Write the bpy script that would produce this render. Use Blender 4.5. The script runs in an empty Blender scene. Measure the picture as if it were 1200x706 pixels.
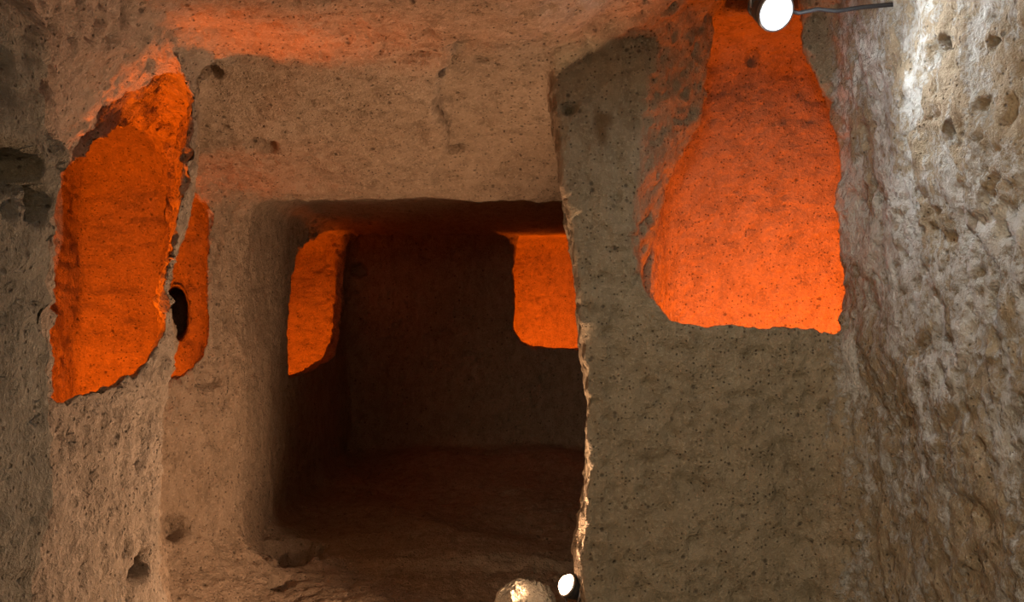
import bpy, bmesh, math, random
import numpy as np
from mathutils import Vector, Matrix

# ------------------------------------------------------------------ camera, world, exposure
S = bpy.context.scene
COL = S.collection
F = 1039.0                                   # focal length in pixels of the 1200 px wide frame
EYE = np.array([0.0, 0.0, 0.0])              # the eye is the origin, the floor lies 1.45 m below
cam_d = bpy.data.cameras.new('camera'); cam = bpy.data.objects.new('camera', cam_d)
COL.objects.link(cam); S.camera = cam
cam.location = (0, 0, 0); cam.rotation_euler = (math.pi/2, 0, 0)
cam_d.sensor_width = 36.0; cam_d.lens = 36.0*F/1200.0
cam_d.clip_start = 0.05; cam_d.clip_end = 100
w = bpy.data.worlds.new('world'); S.world = w; w.use_nodes = True
w.node_tree.nodes['Background'].inputs[0].default_value = (0, 0, 0, 1)
w.node_tree.nodes['Background'].inputs[1].default_value = 0.0
S.view_settings.view_transform = 'Standard'; S.view_settings.look = 'None'
S.view_settings.exposure = 0.0; S.view_settings.gamma = 1.0

ORANGE = (1.0, 0.15, 0.003)
AMBER = (1.0, 0.50, 0.22)
def lamp(kind, name, loc, energy, color, radius=0.1, aim=None, cone=None, blend=0.3, size=None):
    d = bpy.data.lights.new(name, kind); d.energy = energy; d.color = color
    if kind == 'AREA':
        d.shape = 'DISK'; d.size = size or 0.3
    else:
        d.shadow_soft_size = radius
    if kind == 'SPOT':
        d.spot_size = math.radians(cone); d.spot_blend = blend
    o = bpy.data.objects.new(name, d); COL.objects.link(o); o.location = loc
    if aim is not None:
        v = Vector(aim) - Vector(loc)
        o.rotation_euler = v.to_track_quat('-Z', 'Y').to_euler()
    return o
# coloured lamps standing in the side chambers, and one added fill light
lamp('POINT', 'chamber_lamp_left', (-1.95, 2.7, -1.0), 300, ORANGE, 0.12)
lamp('POINT', 'chamber_fill_left_far', (-2.25, 4.3, -1.0), 45, ORANGE, 0.1)  # added fill light, brightens what shows through the narrow opening
lamp('POINT', 'chamber_lamp_right', (0.95, 4.02, -0.75), 84, ORANGE, 0.12)
lamp('POINT', 'chamber_lamp_right_low', (1.75, 4.02, -0.24), 46, ORANGE, 0.12)
lamp('POINT', 'chamber_lamp_rear_left', (-1.74, 8.0, -1.24), 160, ORANGE, 0.08)
lamp('POINT', 'chamber_lamp_rear_right', (0.35, 9.0, -0.88), 150, ORANGE, 0.08)
# lamps of the gallery behind the viewer
lamp('SPOT', 'gallery_lamp', (-0.30, -0.7, 0.45), 230, (1.0, 0.84, 0.62), 0.2, aim=(1.15, 2.95, -0.50), cone=54, blend=0.9)
lamp('AREA', 'gallery_lamp_far', (0.35, -0.6, 0.75), 12, (1.0, 0.66, 0.40), aim=(0.2, 3.5, 0.2), size=0.5)

# ------------------------------------------------------------------ noise
def _hash(ix, iy, iz, seed):
    h = (ix.astype(np.uint32)*np.uint32(374761393) + iy.astype(np.uint32)*np.uint32(668265263)
         + iz.astype(np.uint32)*np.uint32(2246822519) + np.uint32(seed*3266489917 & 0xffffffff))
    h ^= h >> np.uint32(13); h *= np.uint32(1274126177); h ^= h >> np.uint32(16)
    return (h & np.uint32(0xffff)).astype(np.float32)/32767.5 - 1.0
def noise(P, s=1.0, seed=0):
    s = np.asarray(s, dtype=np.float32)
    Q = P*s
    I = np.floor(Q); f = Q - I; I = I.astype(np.int64)
    u = f*f*f*(f*(f*6-15)+10)
    r = 0
    for dx in (0, 1):
        wx = u[:, 0] if dx else 1-u[:, 0]
        for dy in (0, 1):
            wy = u[:, 1] if dy else 1-u[:, 1]
            for dz in (0, 1):
                wz = u[:, 2] if dz else 1-u[:, 2]
                r = r + wx*wy*wz*_hash(I[:, 0]+dx, I[:, 1]+dy, I[:, 2]+dz, seed)
    return r
def fbm(P, s, oct=3, seed=0, gain=0.5):
    r = 0; a = 1.0; s = np.asarray(s, dtype=np.float32)
    for k in range(oct):
        r = r + a*noise(P, s*(2.03**k), seed+k*7); a *= gain
    return r
def sst(a, b, x):
    t = np.clip((x-a)/(b-a), 0, 1); return t*t*(3-2*t)
def smax(a, b, k):
    h = np.maximum(k-np.abs(a-b), 0)/k
    return np.maximum(a, b) + h*h*k*0.25
def smin(a, b, k): return -smax(-a, -b, k)
def poly(y, pts):
    pts = sorted(pts); return np.interp(y, [p[0] for p in pts], [p[1] for p in pts]).astype(np.float32)

# ------------------------------------------------------------------ rock layout
def axis(segs):
    out = [segs[0][0]]
    for a, b, h in segs:
        n = max(1, int(round((b-a)/h))); out += list(a + (b-a)*(np.arange(1, n+1)/n))
    return np.array(out, dtype=np.float32)
XS = axis([(-3.0, -1.95, .04), (-1.95, -1.0, .013), (-1.0, 0.1, .018), (.1, 1.5, .013), (1.5, 2.4, .04)])
YS = axis([(-1.4, 1.2, .06), (1.2, 2.0, .022), (2.0, 4.9, .0135), (4.9, 9.0, .035), (9.0, 10.9, .05)])
ZS = axis([(-1.75, -1.3, .03), (-1.3, 1.25, .0145), (1.25, 1.5, .04)])

YP, YB = 3.5, 3.80          # faces of the pierced partition on the right
WQ = np.array([-1.42, 4.70]); WD = np.array([.33, .70])/math.hypot(.33, .70); WN = np.array([WD[1], -WD[0]])

# heights along the edges, given as (z, value)
EDGE_PILLAR = [(-1.3, 3.03), (-1.03, 2.96), (-.80, 2.94), (-.60, 2.955), (-.38, 2.99), (-.27, 3.06), (-.14, 3.10), (-.03, 3.02),
               (.02, 3.0), (.10, 3.03), (.17, 3.09), (.27, 3.18), (.37, 3.24), (.46, 3.28), (.60, 3.31), (.75, 3.34), (.98, 3.40), (1.4, 3.45)]
EDGE_PART = [(-1.4, .30), (-1.25, .29), (-1.15, .272), (-1.03, .266), (-.96, .272), (-.84, .283), (-.70, .286), (-.43, .290), (-.16, .276),
             (.08, .256), (.31, .222), (.55, .192), (.75, .175), (.99, .162), (1.4, .150)]
EDGE_NEAR = [(-1.4, 1.75), (-.75, 1.80), (-.45, 1.83), (-.2, 1.845), (.1, 1.83), (.25, 1.845), (.32, 1.86), (.36, 1.80), (.42, 1.79), (.50, 1.84), (.58, 1.88), (.75, 1.9)]

def main_void(X, Y, Z):
    """components of the front gallery; negative is air"""
    ynear = poly(Z, EDGE_NEAR) + 0*Y
    depth = poly(Z, [(-1.4, .04), (-.9, .10), (-.45, .20), (.3, .22), (.55, .16), (.8, .05), (1.2, .03)])
    bulge = .05*sst(-.2, -1.3, Z)
    xl = -1.17 + depth*sst(ynear+.115, ynear+.055, Y) + bulge*.5
    fl = xl - X
    fl = np.where(Y < 1.2, fl, fl)
    xr = 1.31 - .055*Z
    fr = X - xr
    zc_front = .975 + .26*sst(0.05, .85, X)
    slope = sst(3.10, 3.45, Y)*.12 + np.clip((Y-3.30)/1.40, 0, 1)*.88
    zc = zc_front*(1-slope) + .515*slope
    zc = zc + .085*sst(-.285, -.25, X + .03*np.sin(Y*9) + .10*(Y-3.5))*sst(3.15, 3.3, Y)*sst(4.7, 4.2, Y)
    fc = Z - zc
    ff = (-1.45 + .0*X) - Z
    fp = Y - YP
    a = smax(fl, fc, .16); a = smax(a, ff, .35); a2 = a
    kf = .12 + .25*sst(.1, -1.0, Z)
    h = np.maximum(kf-np.abs(fr-fp), 0)/kf
    rp = np.maximum(fr, fp) + h*h*kf*.25
    front = smax(a2, smax(rp, fc, .08), .10)
    # rear part left of the partition end and right of the pillar
    e = poly(Z, EDGE_PART) + np.maximum(Y-3.74, 0)*.36
    yE = poly(Z, EDGE_PILLAR)
    fw = -((X-WQ[0])*WN[0] + (Y-WQ[1])*WN[1])
    rear = smax(np.maximum(X-e, (yE + 2.5*np.maximum(-1.17-X, 0)-Y)*.5), np.maximum(-1.72-X, Y-4.80), .03)
    rear = smax(rear, smax(smax(fw, fc, .16), ff, .55), .05)
    return dict(left=fl, right=fr, ceil=fc, floor=ff, part=fp, edge=X-e, w2=fw, front=front, rear=rear)

def box(X, Y, Z, x0, x1, y0, y1, z0, z1, k=.2):
    a = smax(np.maximum(x0-X, X-x1), np.maximum(y0-Y, Y-y1), k)
    return smax(a, np.maximum(z0-Z, Z-z1), k)

def rear_void(X, Y, Z):
    xl = -1.42 - .038*sst(4.76, 4.84, Y) - .082*sst(4.84, 6.5, Y) - .009*(Y-4.7)
    zc = .56 + .10*sst(4.8, 6.0, Y) - .01*(Y-6)
    a = smax(xl-X, np.maximum(4.66-Y, Y-8.5), .13)
    a = smax(a, X - (.27 + .36*np.maximum(Y-3.74, 0) + .5*sst(5.0, 5.6, Y)), .1)
    a = smax(a, Z-zc, .2)
    ff = -1.45 + .02*np.sin(X*5+Y*3) + .05*np.sin(Y*1.7+X) - Z
    return smax(a, ff, .12)

def sd_poly(S_, Z_, V0, V1, T):
    """signed distance to a polygon that morphs from V0 to V1 with T"""
    n = len(V0); d2 = np.full(S_.shape, 1e9, np.float32); inside = np.zeros(S_.shape, bool)
    for i in range(n):
        j = (i+1) % n
        ax = V0[i][0]*(1-T)+V1[i][0]*T; ay = V0[i][1]*(1-T)+V1[i][1]*T
        bx = V0[j][0]*(1-T)+V1[j][0]*T; by = V0[j][1]*(1-T)+V1[j][1]*T
        ex, ey = bx-ax, by-ay; wx, wy = S_-ax, Z_-ay
        t = np.clip((wx*ex+wy*ey)/(ex*ex+ey*ey+1e-9), 0, 1)
        d2 = np.minimum(d2, (wx-ex*t)**2 + (wy-ey*t)**2)
        c = (ay > Z_) != (by > Z_)
        xi = ax + (Z_-ay)/np.where(np.abs(by-ay) < 1e-9, 1e-9, by-ay)*ex
        inside ^= c & (S_ < xi)
    d = np.sqrt(d2); return np.where(inside, -d, d)

def on_plane(pix, P, D):
    """outline points taken where the sight lines meet an upright plane through P along D -> (s, z)"""
    out = []
    for px, py in pix:
        rx = (px-600)/F; rz = (353-py)/F
        # P + s D = (rx*y, y)
        A = np.array([[D[0], -rx], [D[1], -1.0]]); s, y = np.linalg.solve(A, [-P[0], -P[1]])
        out.append((s, rz*y))
    return out

OPEN = []
# opening in the partition (seen from the front: outline on the near face, then on the far face)
pf = [(790,375),(765,350),(750,315),(743,280),(741,240),(748,180),(755,100),(768,50),(800,10),(860,-10),(935,-6),(941,30),(937,60),(965,110),(985,190),(984,260),(991,330),(975,388),(880,383)]
pb = [(780,400),(752,360),(755,325),(768,275),(788,205),(815,165),(830,125),(836,70),(838,20),(865,-30),(950,-30),(985,30),(985,60),(1000,110),(1020,190),(1020,260),(1025,330),(1005,420),(880,410)]
OPEN.append(((0, YP), (1, 0), YP-YP, YB-YP, on_plane(pf, (0, YP), (1, 0)), on_plane(pb, (0, YB), (1, 0)), (.3, 1.6, 3.3, 4.05)))
# opening in the left wall
lf = [(65,474),(65,250),(62,170),(52,110),(75,75),(105,57),(160,50),(205,62),(226,112),(216,180),(208,250),(200,300),(189,340),(192,385),(170,426),(130,450),(98,458),(80,464)]
lb = [(50,520),(50,330),(50,255),(62,236),(82,213),(110,188),(140,166),(180,160),(206,162),(206,200),(203,250),(196,300),(183,340),(183,395),(165,450),(130,475),(98,490),(75,505)]
OPEN.append(((-1.17, 0), (0, 1), 0, .38, on_plane(lf, (-1.17, 0), (0, 1)), on_plane(lb, (-1.55, 0), (0, 1)), (-1.75, -.9, 1.2, 4.1)))
# narrow opening in the slanting wall behind the pillar
nf = [(185,446),(182,225),(212,224),(232,234),(241,240),(244,260),(243,330),(242,400),(236,418),(224,432),(206,441)]
OPEN.append((tuple(WQ), tuple(WD), 0, .26, on_plane(nf, WQ, WD), on_plane([(x+1 if x>190 else x, y+(10 if y>400 else 0)) for x, y in nf], WQ-WN*.26, WD), (-2.3, -1.35, 3.4, 5.25)))
# opening in the left wall of the dark rear room
LD = np.array([-.009, 1.0]); LD /= np.linalg.norm(LD)
rf = [(339,442),(337,385),(343,340),(350,300),(362,281),(385,273),(404,272),(405,300),(403,350),(399,395),(392,418),(366,434)]
v = on_plane(rf, (-1.54, 4.7), LD)
OPEN.append(((-1.54, 4.7), tuple(LD), 0, .11, v, v, (-1.95, -1.2, 5.2, 9.0)))
# opening in the back wall of the rear room
bf = [(625,408),(610,401),(602,385),(601,340),(602,290),(606,277),(618,270),(690,270),(716,276),(722,300),(722,400),(700,411)]
v = on_plane(bf, (0, 8.5), (1, 0))
OPEN.append(((0, 8.5), (1, 0), 0, .35, v, v, (-.3, 1.4, 8.2, 9.2)))

def build_field():
    X = XS[:, None, None]; Y = YS[None, :, None]; Z = ZS[None, None, :]
    m = main_void(X, Y, Z)
    f = smin(m['front'], m['rear'], .035)
    f = np.maximum(f, -1.2 - Y)
    del m
    f = smin(f, rear_void(X, Y, Z), .08)
    # side chambers
    # left chamber
    lim = -1.50 - .42*sst(2.95, 3.25, Y)*sst(-.45, -.60, Z)
    w2 = -((X-WQ[0])*WN[0] + (Y-WQ[1])*WN[1])
    a = smax(np.maximum(X-lim, np.minimum(np.minimum(.24-w2, Y-3.5), X+.392*Y)), np.maximum(-2.55-X, np.maximum(1.5-Y, Y-5.25)), .3)
    a = smax(a, np.maximum(-1.3-Z, Z-(.92-.1*(X+2)*0)), .35)
    f = np.minimum(f, a)
    # right chamber, its far side leaning forward with height
    yf = 4.72 - .28*sst(-.2, 1.1, Z) - .10*sst(1.0, .6, X)
    a = smax(np.maximum(YB-.02-Y, Y-yf), np.maximum(.60+.25*(Y-YB)-X, X-2.15), .12)
    a = smax(a, np.maximum(-1.3-Z, Z-1.28), .25)
    f = np.minimum(f, a)
    f = np.minimum(f, box(X, Y, Z, -2.75, -1.645-.009*(Y-4.7), 5.98, 9.25, -1.35, .68, .25))
    f = np.minimum(f, box(X, Y, Z, -.35, 1.9, 8.83, 10.5, -1.15, .70, .2))
    # black crevice at the end of the left chamber
    f = np.minimum(f, (np.sqrt(((X+1.985+.38*(Y-5.25))/.055)**2 + ((Z+.075)/.15)**2) - 1)*.05 + np.maximum(Y-5.85, 0) + np.maximum(4.9-Y, 0))
    # openings
    for P, D, t0, t1, V0, V1, bb in OPEN:
        i0, i1 = np.searchsorted(XS, [bb[0], bb[1]]); j0, j1 = np.searchsorted(YS, [bb[2], bb[3]])
        x = XS[i0:i1, None]; y = YS[None, j0:j1]
        s = (x-P[0])*D[0] + (y-P[1])*D[1]
        if abs(D[0]) > .9: nrm = (0, 1)
        else: nrm = (-D[1], D[0])
        n = (x-P[0])*nrm[0] + (y-P[1])*nrm[1]
        k0, k1 = 0, len(ZS)
        T = np.clip((n-t0)/(t1-t0), 0, 1)[:, :, None]
        sel = (n > t0-.26) & (n < t1+.16)
        si = np.nonzero(sel)
        Ss = np.repeat(s[si][:, None], len(ZS), 1).astype(np.float32); Zs = np.repeat(ZS[None, :], len(Ss), 0)
        Ts = np.repeat(T[:, :, 0][si][:, None], len(ZS), 1).astype(np.float32)
        k_ = np.where(n < 0, P[0]/(P[0]-n*nrm[0]*-1.0), 1.0)[si][:, None] if abs(D[0]) < .01 and P[0] == -1.17 else 1.0
        d = sd_poly(Ss*k_, Zs*k_, V0, V1, Ts)
        PP = np.stack([Ss, Zs, Ts*.3], -1).reshape(-1, 3)
        d = d + (.012*noise(PP, 14, 5) + .006*noise(PP, 34, 6)).reshape(d.shape)
        nn = n[si][:, None]
        d = np.maximum(d, np.maximum(t0-(.10 if P[0] != -1.17 else .20)-nn, nn-t1-.10))
        sub = f[i0:i1, j0:j1, :]
        cur = sub[si]
        sub[si] = smin(cur, d, .022)
    return f.astype(np.float32)

def surface_nets(f):
    nx, ny, nz = f.shape
    s = f < 0
    cx = s[:-1].astype(np.uint8) + s[1:]; cx = cx[:, :-1] + cx[:, 1:]; cx = cx[:, :, :-1] + cx[:, :, 1:]
    act = (cx > 0) & (cx < 8); del cx
    idx = np.nonzero(act); N = len(idx[0])
    vid = np.full(act.shape, -1, np.int32); vid[idx] = np.arange(N)
    i, j, k = idx
    corner = {}
    for a in (0, 1):
        for b in (0, 1):
            for c in (0, 1): corner[a, b, c] = f[i+a, j+b, k+c]
    acc = np.zeros((N, 3)); cnt = np.zeros(N)
    for (p, va) in corner.items():
        for ax in range(3):
            if p[ax]: continue
            q = list(p); q[ax] = 1; vb = corner[tuple(q)]
            m = (va < 0) != (vb < 0)
            t = np.where(m, va/np.where(m, va-vb, 1), 0)
            pos = np.array(p, float)[None, :].repeat(N, 0); pos[:, ax] = t
            acc += pos*m[:, None]; cnt += m
    acc /= cnt[:, None]
    def co(A, ii, t): return A[ii]*(1-t) + A[ii+1]*t
    V = np.stack([co(XS, i, acc[:, 0]), co(YS, j, acc[:, 1]), co(ZS, k, acc[:, 2])], 1)
    faces = []
    for ax in range(3):
        A = s[1:] if ax == 0 else (s[:, 1:] if ax == 1 else s[:, :, 1:])
        B = s[:-1] if ax == 0 else (s[:, :-1] if ax == 1 else s[:, :, :-1])
        e = np.nonzero(A != B)
        e = [np.array(t) for t in e]
        o = [0, 1, 2]; o.remove(ax); u, v_ = o
        ok = (e[u] > 0) & (e[v_] > 0) & (e[u] < f.shape[u]-1) & (e[v_] < f.shape[v_]-1)
        e = [t[ok] for t in e]
        air_hi = A[tuple(e)]
        def c(du, dv):
            q = [t.copy() for t in e]; q[u] = q[u]+du; q[v_] = q[v_]+dv
            return vid[tuple(q)]
        Q = np.stack([c(-1, -1), c(0, -1), c(0, 0), c(-1, 0)], 1)
        flip = air_hi if ax != 1 else ~air_hi      # face normals point into the air
        Q[~flip] = Q[~flip][:, ::-1]
        faces.append(Q)
    return V, np.concatenate(faces)

def vnormals(V, Q):
    n = np.cross(V[Q[:, 2]]-V[Q[:, 0]], V[Q[:, 3]]-V[Q[:, 1]])
    N = np.zeros_like(V)
    for c in range(4):
        for a in range(3): N[:, a] += np.bincount(Q[:, c], n[:, a], len(V))
    return N/(np.linalg.norm(N, axis=1)[:, None]+1e-12)

# hollows and knobs: centre, radius along x, y, z, depth
HOLLOWS = [((-1.178, 3.447, .905), (.055, .055, .07), .06), ((-1.14, 4.04, .704), (.085, .07, .08), .07),
    ((-1.174, 3.228, .531), (.05, .05, .05), .018), ((-.277, 4.238, .685), (.055, .06, .09), .07),
    ((.225, 3.485, .755), (.038, .06, .026), .06), ((-1.60, 4.26, -1.09), (.08, .08, .075), .09),
    ((-1.184, 2.83, -.849), (.08, .10, .055), .07), ((-.96, 1.72, .272), (.12, .09, .06), .13), ((-.96, 1.60, .215), (.12, .08, .055), .11),
    ((-1.0, 1.80, .20), (.10, .05, .05), .07), ((1.19, 4.38, 1.209), (.035, .05, .06), .03), ((1.26, 2.564, .489), (.06, .036, .028), .06),
    ((1.25, 2.565, .748), (.06, .04, .03), .06), ((1.255, 2.33, .68), (.06, .03, .025), .05),
    ((-1.26, 3.845, .76), (.03, .03, .06), .03), ((-1.223, 4.98, -1.42), (.18, .24, .14), .17),
    ((-1.183, 4.50, -1.45), (.09, .12, .08), .06), ((-1.47, 8.48, .294), (.09, .09, .07), .09),
    ((-1.52, 4.47, -.40), (.10, .12, .05), .05), ((-.25, 3.47, .90), (.03, .10, .07), .04)]
#HOLLOWS_HERE

def relief(V, N):
    P = V.astype(np.float32)
    wall = 1-np.abs(N[:, 2])
    d = .026*noise(P, 1.9, 1) + .009*fbm(P, 4.3, 2, 2)
    # tool marks: slanting, longer than wide
    R = P.copy(); R[:, 2] = P[:, 2]*.8 + (P[:, 0]+P[:, 1])*.6
    hor = P[:, 0]-P[:, 1]
    R = np.stack([hor*1.0 + P[:, 2]*.35, (P[:, 0]+P[:, 1]), P[:, 2] - hor*.35], 1)
    d = d + wall*(.0035*noise(R, (15, 15, 6), 11) + .004*noise(R, (30, 30, 13), 12))
    rt0 = sst(.3, .6, P[:, 0])
    ch_ = 1-sst(3.75, 3.85, P[:, 1])*sst(.4, .6, P[:, 0])*.75
    d = d*ch_ + (1-wall)*ch_*(.003*noise(P, (14, 26, 20), 13))
    near = 1 - .45*sst(4.7, 5.0, P[:, 1])
    d = d + near*(.0065*noise(P, 22, 21) + .006*noise(P, 48, 22))
    rid = np.abs(noise(R*np.array([1, 1, .55], np.float32), 16, 23))
    d = d + near*ch_*wall*(1-rt0)*.010*(sst(.0, .22, rid)*-1 + .5)*sst(-.9, -1.05, P[:, 0])
    pit = noise(P, 9.5, 31)*.6 + noise(P, 17, 32)*.4
    d = d - .020*ch_*sst(.36, .60, pit)
    d = d - .012*ch_*sst(.45, .62, noise(P, (24, 40, 40), 33))
    rt = sst(.95, 1.2, P[:, 0])*sst(3.8, 3.5, P[:, 1])
    cn = sst(.85, 1.1, P[:, 0])*sst(3.3, 3.42, P[:, 1])*sst(3.7, 3.6, P[:, 1])*sst(-.05, -.3, P[:, 2])
    sl = P.copy(); sl[:, 0] = P[:, 0] + .22*P[:, 2]
    d = d + cn*(.012*noise(sl, (26, 26, 5), 91) + .007*noise(sl, (50, 50, 12), 92))
    d = d + rt*(.0075*noise(P, (9, 9, 6), 41) + .0085*noise(P, (21, 21, 13), 42) + .006*noise(P, 40, 43))
    lf = sst(-1.0, -1.15, P[:, 0])*sst(3.5, 3.2, P[:, 1])
    d = d + lf*(.007*noise(P, (14, 14, 8), 51) + .007*noise(P, (34, 34, 18), 52))
    for (c, r, dep) in HOLLOWS:
        q = (P-np.array(c, np.float32))/np.array(r, np.float32)
        rr = np.sqrt((q*q).sum(1)) + .25*noise(P, 22, 61)
        d = d - dep*sst(1.0, .62, rr)
    return V + N*d[:, None]

# ------------------------------------------------------------------ materials
def nt(m):
    m.use_nodes = True; t = m.node_tree; t.nodes.clear(); return t
class G:
    def __init__(s, name):
        s.m = bpy.data.materials.new(name); s.t = nt(s.m); s.L = s.t.links.new
    def n(s, kind, **kw):
        x = s.t.nodes.new(kind)
        for k, v in kw.items():
            if k == 'inp':
                for a, b in v.items():
                    if hasattr(b, 'is_output') or isinstance(b, bpy.types.NodeSocket): s.L(b, x.inputs[a])
                    else: x.inputs[a].default_value = b
            else: setattr(x, k, v)
        return x
    def ramp(s, fac, stops):
        r = s.n('ShaderNodeValToRGB'); s.L(fac, r.inputs[0])
        e = r.color_ramp.elements
        while len(e) < len(stops): e.new(.5)
        for q, (p, c) in zip(e, stops):
            q.position = p; q.color = c if len(c) == 4 else (*c, 1)
        return r.outputs[0]
    def mix(s, fac, a, b):
        x = s.n('ShaderNodeMix', data_type='RGBA')
        for sock, v in ((x.inputs[0], fac), (x.inputs[6], a), (x.inputs[7], b)):
            if isinstance(v, bpy.types.NodeSocket): s.L(v, sock)
            else: sock.default_value = v if isinstance(v, float) else (*v, 1)
        return x.outputs[2]
    def math(s, op, a, b=0.0, c=None):
        x = s.n('ShaderNodeMath', operation=op)
        for i, v in enumerate((a, b) if c is None else (a, b, c)):
            if isinstance(v, bpy.types.NodeSocket): s.L(v, x.inputs[i])
            else: x.inputs[i].default_value = v
        return x.outputs[0]

def rock(name, bump=1.0, solid=None, use_crust=True):
    g = G(name)
    tc = g.n('ShaderNodeNewGeometry').outputs['Position']
    mp = g.n('ShaderNodeMapping'); g.L(tc, mp.inputs[0]); mp.inputs['Scale'].default_value = (1, 1, .62)
    def nz(scale, detail=4, rough=.6, vec=tc, dist=0.0):
        return g.n('ShaderNodeTexNoise', inp={'Vector': vec, 'Scale': scale, 'Detail': detail, 'Roughness': rough, 'Distortion': dist}).outputs[0]
    if solid: base = solid
    else: base = g.n('ShaderNodeAttribute', attribute_name='stone').outputs['Color']
    big = nz(2.2, 3, .6, dist=.4); mid = nz(12, 6, .68, mp.outputs[0]); fine = nz(70, 4, .7); grain = nz(240, 3, .65)
    def tint(c, k):
        x = g.n('ShaderNodeMix', data_type='RGBA', blend_type='MULTIPLY'); x.inputs[0].default_value = 1.0
        if isinstance(c, bpy.types.NodeSocket): g.L(c, x.inputs[6])
        else: x.inputs[6].default_value = (*c, 1)
        x.inputs[7].default_value = (*k, 1); return x.outputs[2]
    c = g.mix(g.math('MULTIPLY_ADD', big, 2.2, -.6), base, tint(base, (.80, .76, .70)))
    c = g.mix(g.ramp(mid, [(.34, (1, 1, 1)), (.56, (0, 0, 0))]), c, tint(base, (.62, .60, .56)))
    c = g.mix(g.ramp(fine, [(.52, (0, 0, 0)), (.74, (.8, .8, .8))]), c, tint(base, (1.4, 1.42, 1.45)))
    def specks(scale, r0, r1, t):
        v = g.n('ShaderNodeTexVoronoi', inp={'Vector': tc, 'Scale': scale, 'Randomness': 1.0})
        k = g.n('ShaderNodeSeparateColor', inp={0: v.outputs['Color']}).outputs[0]
        return g.math('MULTIPLY', g.ramp(v.outputs['Distance'], [(r0, (1, 1, 1)), (r1, (0, 0, 0))]), g.ramp(k, [(t, (0, 0, 0)), (t+.04, (1, 1, 1))]))
    pits = g.math('MAXIMUM', specks(22.0, .10, .25, .78), specks(64.0, .14, .34, .66))
    c = g.mix(g.math('MULTIPLY', pits, .70), c, (.05, .04, .03))
    h = g.math('ADD', g.math('MULTIPLY', mid, .030), g.math('MULTIPLY', fine, .015))
    h = g.math('ADD', h, g.math('MULTIPLY', grain, .0040))
    h = g.math('SUBTRACT', h, g.math('MULTIPLY', pits, .006))
    mp2 = g.n('ShaderNodeMapping'); g.L(tc, mp2.inputs[0]); mp2.inputs['Rotation'].default_value = (.5, .55, .2); mp2.inputs['Scale'].default_value = (34, 34, 9)
    pick = g.n('ShaderNodeTexNoise', inp={'Vector': mp2.outputs[0], 'Scale': 1.0, 'Detail': 3.0, 'Roughness': .55}).outputs[0]
    h = g.math('ADD', h, g.math('MULTIPLY', pick, .009))
    if use_crust:
        crust = g.n('ShaderNodeAttribute', attribute_name='crust').outputs['Fac']
        cn = nz(4.5, 9, .74, mp.outputs[0], .5); cf = nz(38, 5, .75)
        cm = g.math('ADD', cn, g.math('MULTIPLY', g.math('SUBTRACT', cf, .5), .45))
        cm = g.math('ADD', cm, g.math('MULTIPLY_ADD', crust, .27, -.20))
        cm = g.ramp(cm, [(.50, (0, 0, 0)), (.60, (1, 1, 1))])
        c = g.mix(g.math('MULTIPLY', cm, .85), c, (.62, .62, .58))
        h = g.math('ADD', h, g.math('MULTIPLY', cm, .006))
    bp = g.n('ShaderNodeBump', inp={'Strength': .95, 'Distance': 1.35*bump, 'Height': h})
    p = g.n('ShaderNodeBsdfPrincipled', inp={'Base Color': c, 'Roughness': .8, 'Normal': bp.outputs[0]})
    p.inputs['Specular IOR Level'].default_value = .3
    o = g.n('ShaderNodeOutputMaterial'); g.L(p.outputs[0], o.inputs[0])
    return g.m

def plain(name, col, rough=.5, metal=0.0, emit=None, strength=0.0):
    g = G(name)
    tc = g.n('ShaderNodeTexCoord').outputs['Object']
    nz = g.n('ShaderNodeTexNoise', inp={'Vector': tc, 'Scale': 60.0, 'Detail': 3.0}).outputs[0]
    c = g.mix(nz, tuple(.8*x for x in col), col)
    p = g.n('ShaderNodeBsdfPrincipled', inp={'Base Color': c, 'Roughness': rough, 'Metallic': metal})
    if emit:
        p.inputs['Emission Color'].default_value = (*emit, 1); p.inputs['Emission Strength'].default_value = strength
    o = g.n('ShaderNodeOutputMaterial'); g.L(p.outputs[0], o.inputs[0])
    return g.m

TUFF = rock('carved_tuff')

# ------------------------------------------------------------------ the carved rock
field = build_field()
V, Q = surface_nets(field)
del field
N = vnormals(V, Q)
V = relief(V, N)
N = vnormals(V, Q)
C = V[Q].mean(1)

def stone_colour(V):
    x, y, z = V[:, 0], V[:, 1], V[:, 2]
    m = main_void(x, y, z)
    wr = sst(1.14, 1.30, x)*sst(3.6, 3.45, y)
    wp = sst(-.22, -.03, m['part'])*sst(-.03, .03, m['edge'])*sst(3.95, 3.85, y)
    wl = sst(-.95, -1.10, x)*sst(3.5, 3.3, y)
    c = np.tile(np.array([.43, .33, .235]), (len(V), 1))
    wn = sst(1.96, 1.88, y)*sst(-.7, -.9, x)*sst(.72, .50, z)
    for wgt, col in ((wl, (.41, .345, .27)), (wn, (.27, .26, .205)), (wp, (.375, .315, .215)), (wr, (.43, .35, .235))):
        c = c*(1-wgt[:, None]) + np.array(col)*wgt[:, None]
    q = np.sqrt(((x-.353)/.045)**2 + ((y-3.49)/.12)**2 + ((z-.69)/.10)**2) + .35*noise(V.astype(np.float32), 25, 81)
    k = sst(1.1, .5, q)[:, None]*.75
    c = c*(1-k) + np.array((.15, .085, .03))*k           # rusty stain on the partition
    return c, np.clip(wr*(.78+.22*sst(-.75, .1, z)) + wl*.25*sst(-.2, -.9, z), 0, 1)
VC, VK = stone_colour(V)

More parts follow.
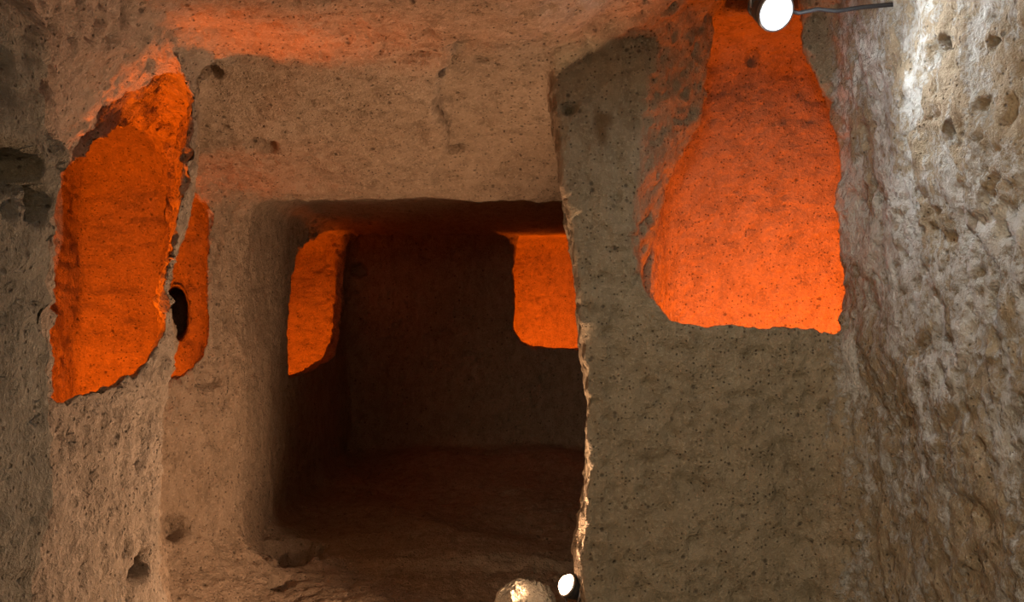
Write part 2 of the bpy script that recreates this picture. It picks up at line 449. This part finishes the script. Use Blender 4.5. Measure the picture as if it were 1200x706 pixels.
def classify(C, FN):
    x, y, z = C[:, 0], C[:, 1], C[:, 2]
    m = main_void(x, y, z)
    w2 = m['w2']
    lab = np.full(len(C), 0)
    names = ['wall_left', 'wall_right', 'wall_partition', 'ceiling', 'floor', 'wall_slanting', 'wall_rear_left', 'wall_back',
             'chamber_left', 'chamber_right', 'chamber_rear_left', 'chamber_rear_right', 'wall_behind', 'ceiling_rear', 'floor_rear', 'wall_rear_right']
    I = {n: k for k, n in enumerate(names)}
    V1 = (y < 4.72)
    lab[:] = I['wall_left']
    e = poly(z, EDGE_PART) + np.maximum(y-3.74, 0)*.36
    zc = z - m['ceil']          # ceiling height here
    lab[(x > .35)] = I['wall_right']
    isp = (y > YP-.10) & (x > e-.12) & (x < 1.5) & ((np.abs(FN[:, 1]) > .5) | (y > YP+.0)) & (y < YB+.06)
    lab[isp] = I['wall_partition']
    sep = (y >= YB+.02) & (y < 5.0) & (x > e-.12) & (x < e+.15)
    lab[sep] = I['wall_partition']
    lab[(y > poly(z, EDGE_PILLAR)+.02) & (x < -1.3) & (y <= 4.72)] = I['wall_slanting']
    r = (y > 4.72)
    lab[r & (x < 0)] = I['wall_rear_left']; lab[r & (x > .4) & (FN[:, 0] < -.5)] = I['wall_rear_right']
    lab[r & (y > 8.2) & (FN[:, 1] < -.5)] = I['wall_back']; lab[r & (y > 8.44)] = I['wall_back']
    lab[r & (x >= 0) & (lab == 0)] = I['wall_rear_right']
    lab[r & (x > 0.3) & (FN[:, 1] > .5) & (y < 6)] = I['wall_rear_right']
    # ceilings and floors
    inmain = ((x > -1.30) & (y < YP) & (x < 1.34)) | ((x > -1.75) & (x < e) & (y < 4.85) & (w2 < .06) & (y > 3.0))
    lab[inmain & (m['ceil'] > -.055) & (FN[:, 2] < -.25)] = I['ceiling']
    lab[inmain & (z < -1.28) & (FN[:, 2] > .35)] = I['floor']
    inrear = (y >= 4.8) & (y < 8.55) & (x > -1.63)
    lab[inrear & (z > .42) & (FN[:, 2] < -.45)] = I['ceiling_rear']
    lab[inrear & (z < -1.2) & (FN[:, 2] > .45)] = I['floor_rear']
    # chambers
    chl = (x < -1.51 - .20*sst(2.9, 3.2, y)*sst(-.42,-.6,z)) & (y < 5.9) & ((w2 > .20) | (y < 3.5) | (x < -.388*y)) & (y > 1.3)
    chl |= (x < -1.56) & (y < 3.0) & (y > 1.3)
    lab[chl] = I['chamber_left']
    chr_ = (y > YB+.03) & (y < 4.95) & (x > e+.15)
    chr_ |= (y > YB-.04) & (x > 1.5)
    chr_ &= (y < 4.95)
    lab[chr_] = I['chamber_right']
    lab[(x < -1.635-.009*(y-4.7)) & (y >= 5.85) & (y < 9.6)] = I['chamber_rear_left']
    lab[(y > 8.80) & (x > -1.3)] = I['chamber_rear_right']
    lab[(y < -1.1)] = I['wall_behind']
    return lab, names
FNv = N[Q].mean(1)
lab, names = classify(C, FNv)

INFO = {
 'wall_left': ('wall_left', 'M:left', 'rough brown tuff wall at the left with a pillar edge', 'wall'),
 'wall_right': ('wall_right', 'M:right', 'rugged tuff wall at the right with white mineral crust', 'wall'),
 'wall_partition': ('wall_partition', 'M:part', 'grey-brown rock partition pierced by the largest orange opening', 'wall'),
 'ceiling': ('ceiling', 'M:ceil', 'pick-marked tuff ceiling sloping down towards the dark room', 'ceiling'),
 'floor': ('floor', 'M:floor', 'worn rock floor of the front gallery', 'floor'),
 'wall_slanting': ('wall_left_slanting', 'M:rear', 'lit slanting rock wall between left pillar and dark room', 'wall'),
 'wall_rear_left': ('wall_rear_left', 'M:rear', 'dim left rock wall of the dark room with sloped orange opening', 'wall'),
 'wall_back': ('wall_back', 'M:rear', 'dark back wall of the rear room with square orange opening', 'wall'),
 'chamber_left': ('wall_chamber_left', 'M:chamber', 'orange-lit rock of the side chamber behind the left wall opening', 'wall'),
 'chamber_right': ('wall_chamber_right', 'M:chamber', 'orange-lit rock behind the largest opening in the partition', 'wall'),
 'chamber_rear_left': ('wall_chamber_rear_left', 'M:chamber', 'orange-lit rock seen through the dark room\'s left opening', 'wall'),
 'chamber_rear_right': ('wall_chamber_rear_right', 'M:chamber', 'orange-lit rock seen through the back wall opening', 'wall'),
 'wall_behind': ('wall_front', 'M:rear', 'plain rock wall closing the gallery behind the viewer', 'wall'),
 'ceiling_rear': ('ceiling_rear', 'M:rear', 'dark smooth rock ceiling of the rear room', 'ceiling'),
 'floor_rear': ('floor_rear', 'M:floor', 'dim uneven rock floor of the rear room', 'floor'),
 'wall_rear_right': ('wall_rear_right', 'M:rear', 'right rock wall of the rear room behind the partition', 'wall'),
}
for k, nm in enumerate(names):
    fs = Q[lab == k]
    if len(fs) == 0: continue
    used, inv = np.unique(fs.ravel(), return_inverse=True)
    oname, mk, label, cat = INFO[nm]
    me = bpy.data.meshes.new(oname)
    me.vertices.add(len(used)); me.vertices.foreach_set('co', V[used].astype(np.float32).ravel())
    me.loops.add(len(inv)); me.loops.foreach_set('vertex_index', inv.astype(np.int32).ravel())
    me.polygons.add(len(fs)); me.polygons.foreach_set('loop_start', np.arange(len(fs), dtype=np.int32)*4)
    me.polygons.foreach_set('use_smooth', np.ones(len(fs), bool))
    me.update(calc_edges=True); me.validate()
    me.materials.append(TUFF)
    if len(me.vertices) == len(used):
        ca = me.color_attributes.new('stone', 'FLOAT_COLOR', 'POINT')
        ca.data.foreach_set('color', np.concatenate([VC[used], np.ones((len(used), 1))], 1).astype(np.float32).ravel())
        at = me.attributes.new('crust', 'FLOAT', 'POINT'); at.data.foreach_set('value', VK[used].astype(np.float32))
    if len(me.vertices) == len(used):
        me.normals_split_custom_set_from_vertices(N[used].tolist())
    o = bpy.data.objects.new(oname, me); COL.objects.link(o)
    o['label'] = label; o['category'] = cat; o['kind'] = 'structure'
print('rock faces', len(Q), 'grid', len(XS), len(YS), len(ZS))

# ------------------------------------------------------------------ things
def link(name, bm, mat, parent=None, smooth=True):
    me = bpy.data.meshes.new(name); bm.normal_update(); bm.to_mesh(me); bm.free()
    me.materials.append(mat)
    if smooth: me.polygons.foreach_set('use_smooth', [True]*len(me.polygons))
    o = bpy.data.objects.new(name, me); COL.objects.link(o)
    if parent: o.parent = parent
    return o
def lathe(prof, seg=40):
    """profile of (radius, x) turned about the x axis"""
    bm = bmesh.new(); rings = []
    for r, x in prof:
        rings.append([bm.verts.new((x, r*math.cos(a*2*math.pi/seg), r*math.sin(a*2*math.pi/seg))) for a in range(seg)])
    for a, b in zip(rings, rings[1:]):
        for k in range(seg): bm.faces.new((a[k], a[(k+1) % seg], b[(k+1) % seg], b[k]))
    for rg in (rings[0], rings[-1]): 
        try: bm.faces.new(rg)
        except ValueError: pass
    bmesh.ops.recalc_face_normals(bm, faces=bm.faces[:]); return bm
def tube(pts, r, seg=10, bm=None):
    bm = bm or bmesh.new(); prev = None; pts = [Vector(p) for p in pts]
    for i, p in enumerate(pts):
        t = (pts[min(i+1, len(pts)-1)] - pts[max(i-1, 0)]).normalized()
        u = t.orthogonal().normalized() if prev is None else (pu - t*pu.dot(t)).normalized()
        v = t.cross(u); pu = u
        ring = [bm.verts.new(p + (u*math.cos(a*2*math.pi/seg) + v*math.sin(a*2*math.pi/seg))*r) for a in range(seg)]
        if prev:
            for k in range(seg): bm.faces.new((prev[k], prev[(k+1) % seg], ring[(k+1) % seg], ring[k]))
        else: bm.faces.new(ring)
        prev = ring
    bm.faces.new(prev); bmesh.ops.recalc_face_normals(bm, faces=bm.faces[:]); return bm
BLACK = plain('black_metal', (.03, .03, .032), .45)
STEEL = plain('grey_steel', (.25, .25, .26), .4, 1.0)
RUBBER = plain('black_rubber', (.02, .02, .022), .6)
def floodlight(loc, aim, col, emit, energy, scale, cone, mount, label):
    """round spotlight; local +x is the way it shines; its lens stands at loc"""
    e = bpy.data.objects.new('spotlight', None); COL.objects.link(e)
    e.location = mount
    e['label'] = label; e['category'] = 'lamp'
    d = (Vector(aim)-Vector(loc)).normalized()
    q = d.to_track_quat('X', 'Z').to_matrix().to_4x4()
    T = Matrix.Translation(Vector(loc)-Vector(mount)) @ q @ Matrix.Scale(scale, 4)
    body = [(.010, -.105), (.022, -.105), (.024, -.09), (.034, -.085), (.034, -.078), (.026, -.076), (.026, -.068), (.037, -.066), (.037, -.059),
            (.030, -.057), (.030, -.049), (.042, -.047), (.046, -.02), (.048, .004), (.045, .004), (.040, -.008)]
    for nm, prof, mat in (('housing', body, BLACK), ('bezel', [(.049, -.006), (.052, -.004), (.052, .006), (.049, .009), (.043, .009), (.0415, .004), (.0415, -.006)], STEEL)):
        o = link(nm, lathe(prof), mat, e); o.matrix_local = T
    lens = lathe([(.0405, -.004), (.040, .006), (.037, .015), (.031, .023), (.022, .029), (.011, .032), (.001, .033)])
    lm = plain('lens_glow', (.9, .9, .9), .3, 0, col, emit)
    o = link('lens', lens, lm, e); o.matrix_local = T; o['label'] = 'glowing lens'
    # yoke: two arms from the housing sides joined behind, then a stem to the mount
    R3 = T.to_3x3(); c = T @ Vector((-.03, 0, 0)); side = (R3 @ Vector((0, 1, 0))).normalized()
    h = .055*scale; m0 = Vector((0, 0, 0)); back = (m0 - c).normalized()
    cross = c + back*.075*scale
    bm = tube([c + side*h, c + side*h + back*.045*scale, cross + side*h*.7, cross, cross - side*h*.7, c - side*h + back*.045*scale, c - side*h], .0045*scale)
    link('yoke', bm, STEEL, e)
    link('stem', tube([cross, cross*.5, m0], .007*scale), STEEL, e)
    zz = 1 if mount[2] < 0 else -1
    bm = bmesh.new(); bmesh.ops.create_cone(bm, cap_ends=True, segments=24, radius1=.03, radius2=.03, depth=.012)
    o = link('mounting_plate', bm, BLACK, e, False)
    lp = Vector(loc) + d*.045*scale
    lamp('SPOT', 'spotlight_beam', lp, energy, col, .03*scale, aim=aim, cone=cone, blend=.45)
    return e
floodlight((.845, 2.85, .930), (1.35, 1.3, .0), (.90, .95, 1.0), 14, 20, 1.22, 165, (.84, 2.93, 1.20),
           'glaring bluish-white spotlight hanging at the top of the largest opening')
floodlight((.226, 3.60, -1.155), (-.674, 3.15, -.56), (1.0, .59, .35), 30, 158, 1.0, 172, (.215, 3.68, -1.445),
           'glaring warm-white spotlight at the foot of the partition edge')
lamp('POINT', 'spotlight_white_spill', (.87, 2.80, .90), 7.0, (.90, .95, 1.0), .03)
c = link('cable', tube([(.845, 2.95, 1.0), (.90, 2.98, .985), (.96, 2.97, .965), (1.02, 2.96, .975), (1.08, 2.95, .965), (1.16, 2.94, .975), (1.25, 2.93, .98), (1.32, 2.92, .98)], .007), RUBBER)
c['label'] = 'black cable running from the white spotlight to the right wall'; c['category'] = 'cable'

def boulder(name, loc, r, label, seed):
    bm = bmesh.new(); bmesh.ops.create_icosphere(bm, subdivisions=6, radius=1)
    P = np.array([v.co[:] for v in bm.verts], np.float32)
    k = 1 + .12*noise(P, 1.6, seed) + .07*noise(P, 3.5, seed+1) + .035*noise(P, 9, seed+2) + .02*noise(P, 21, seed+3)
    nn = noise(P, 2.1, seed+4); k -= .10*np.exp(-(nn/.06)**2)          # a crack
    P = P*k[:, None]*np.array(r)
    P[:, 2] = np.maximum(P[:, 2], -r[2]*.95)
    for v, p in zip(bm.verts, P): v.co = p
    o = link(name, bm, STONE); o.location = loc; o['label'] = label; o['category'] = 'rock'
    return o
STONE = rock('pale_stone', 1.0, (.78, .71, .56), False)
boulder('rock', (.066, 3.77, -1.38), (.15, .12, .20), 'pale rough rock brightly lit beside the floor spotlight', 71)
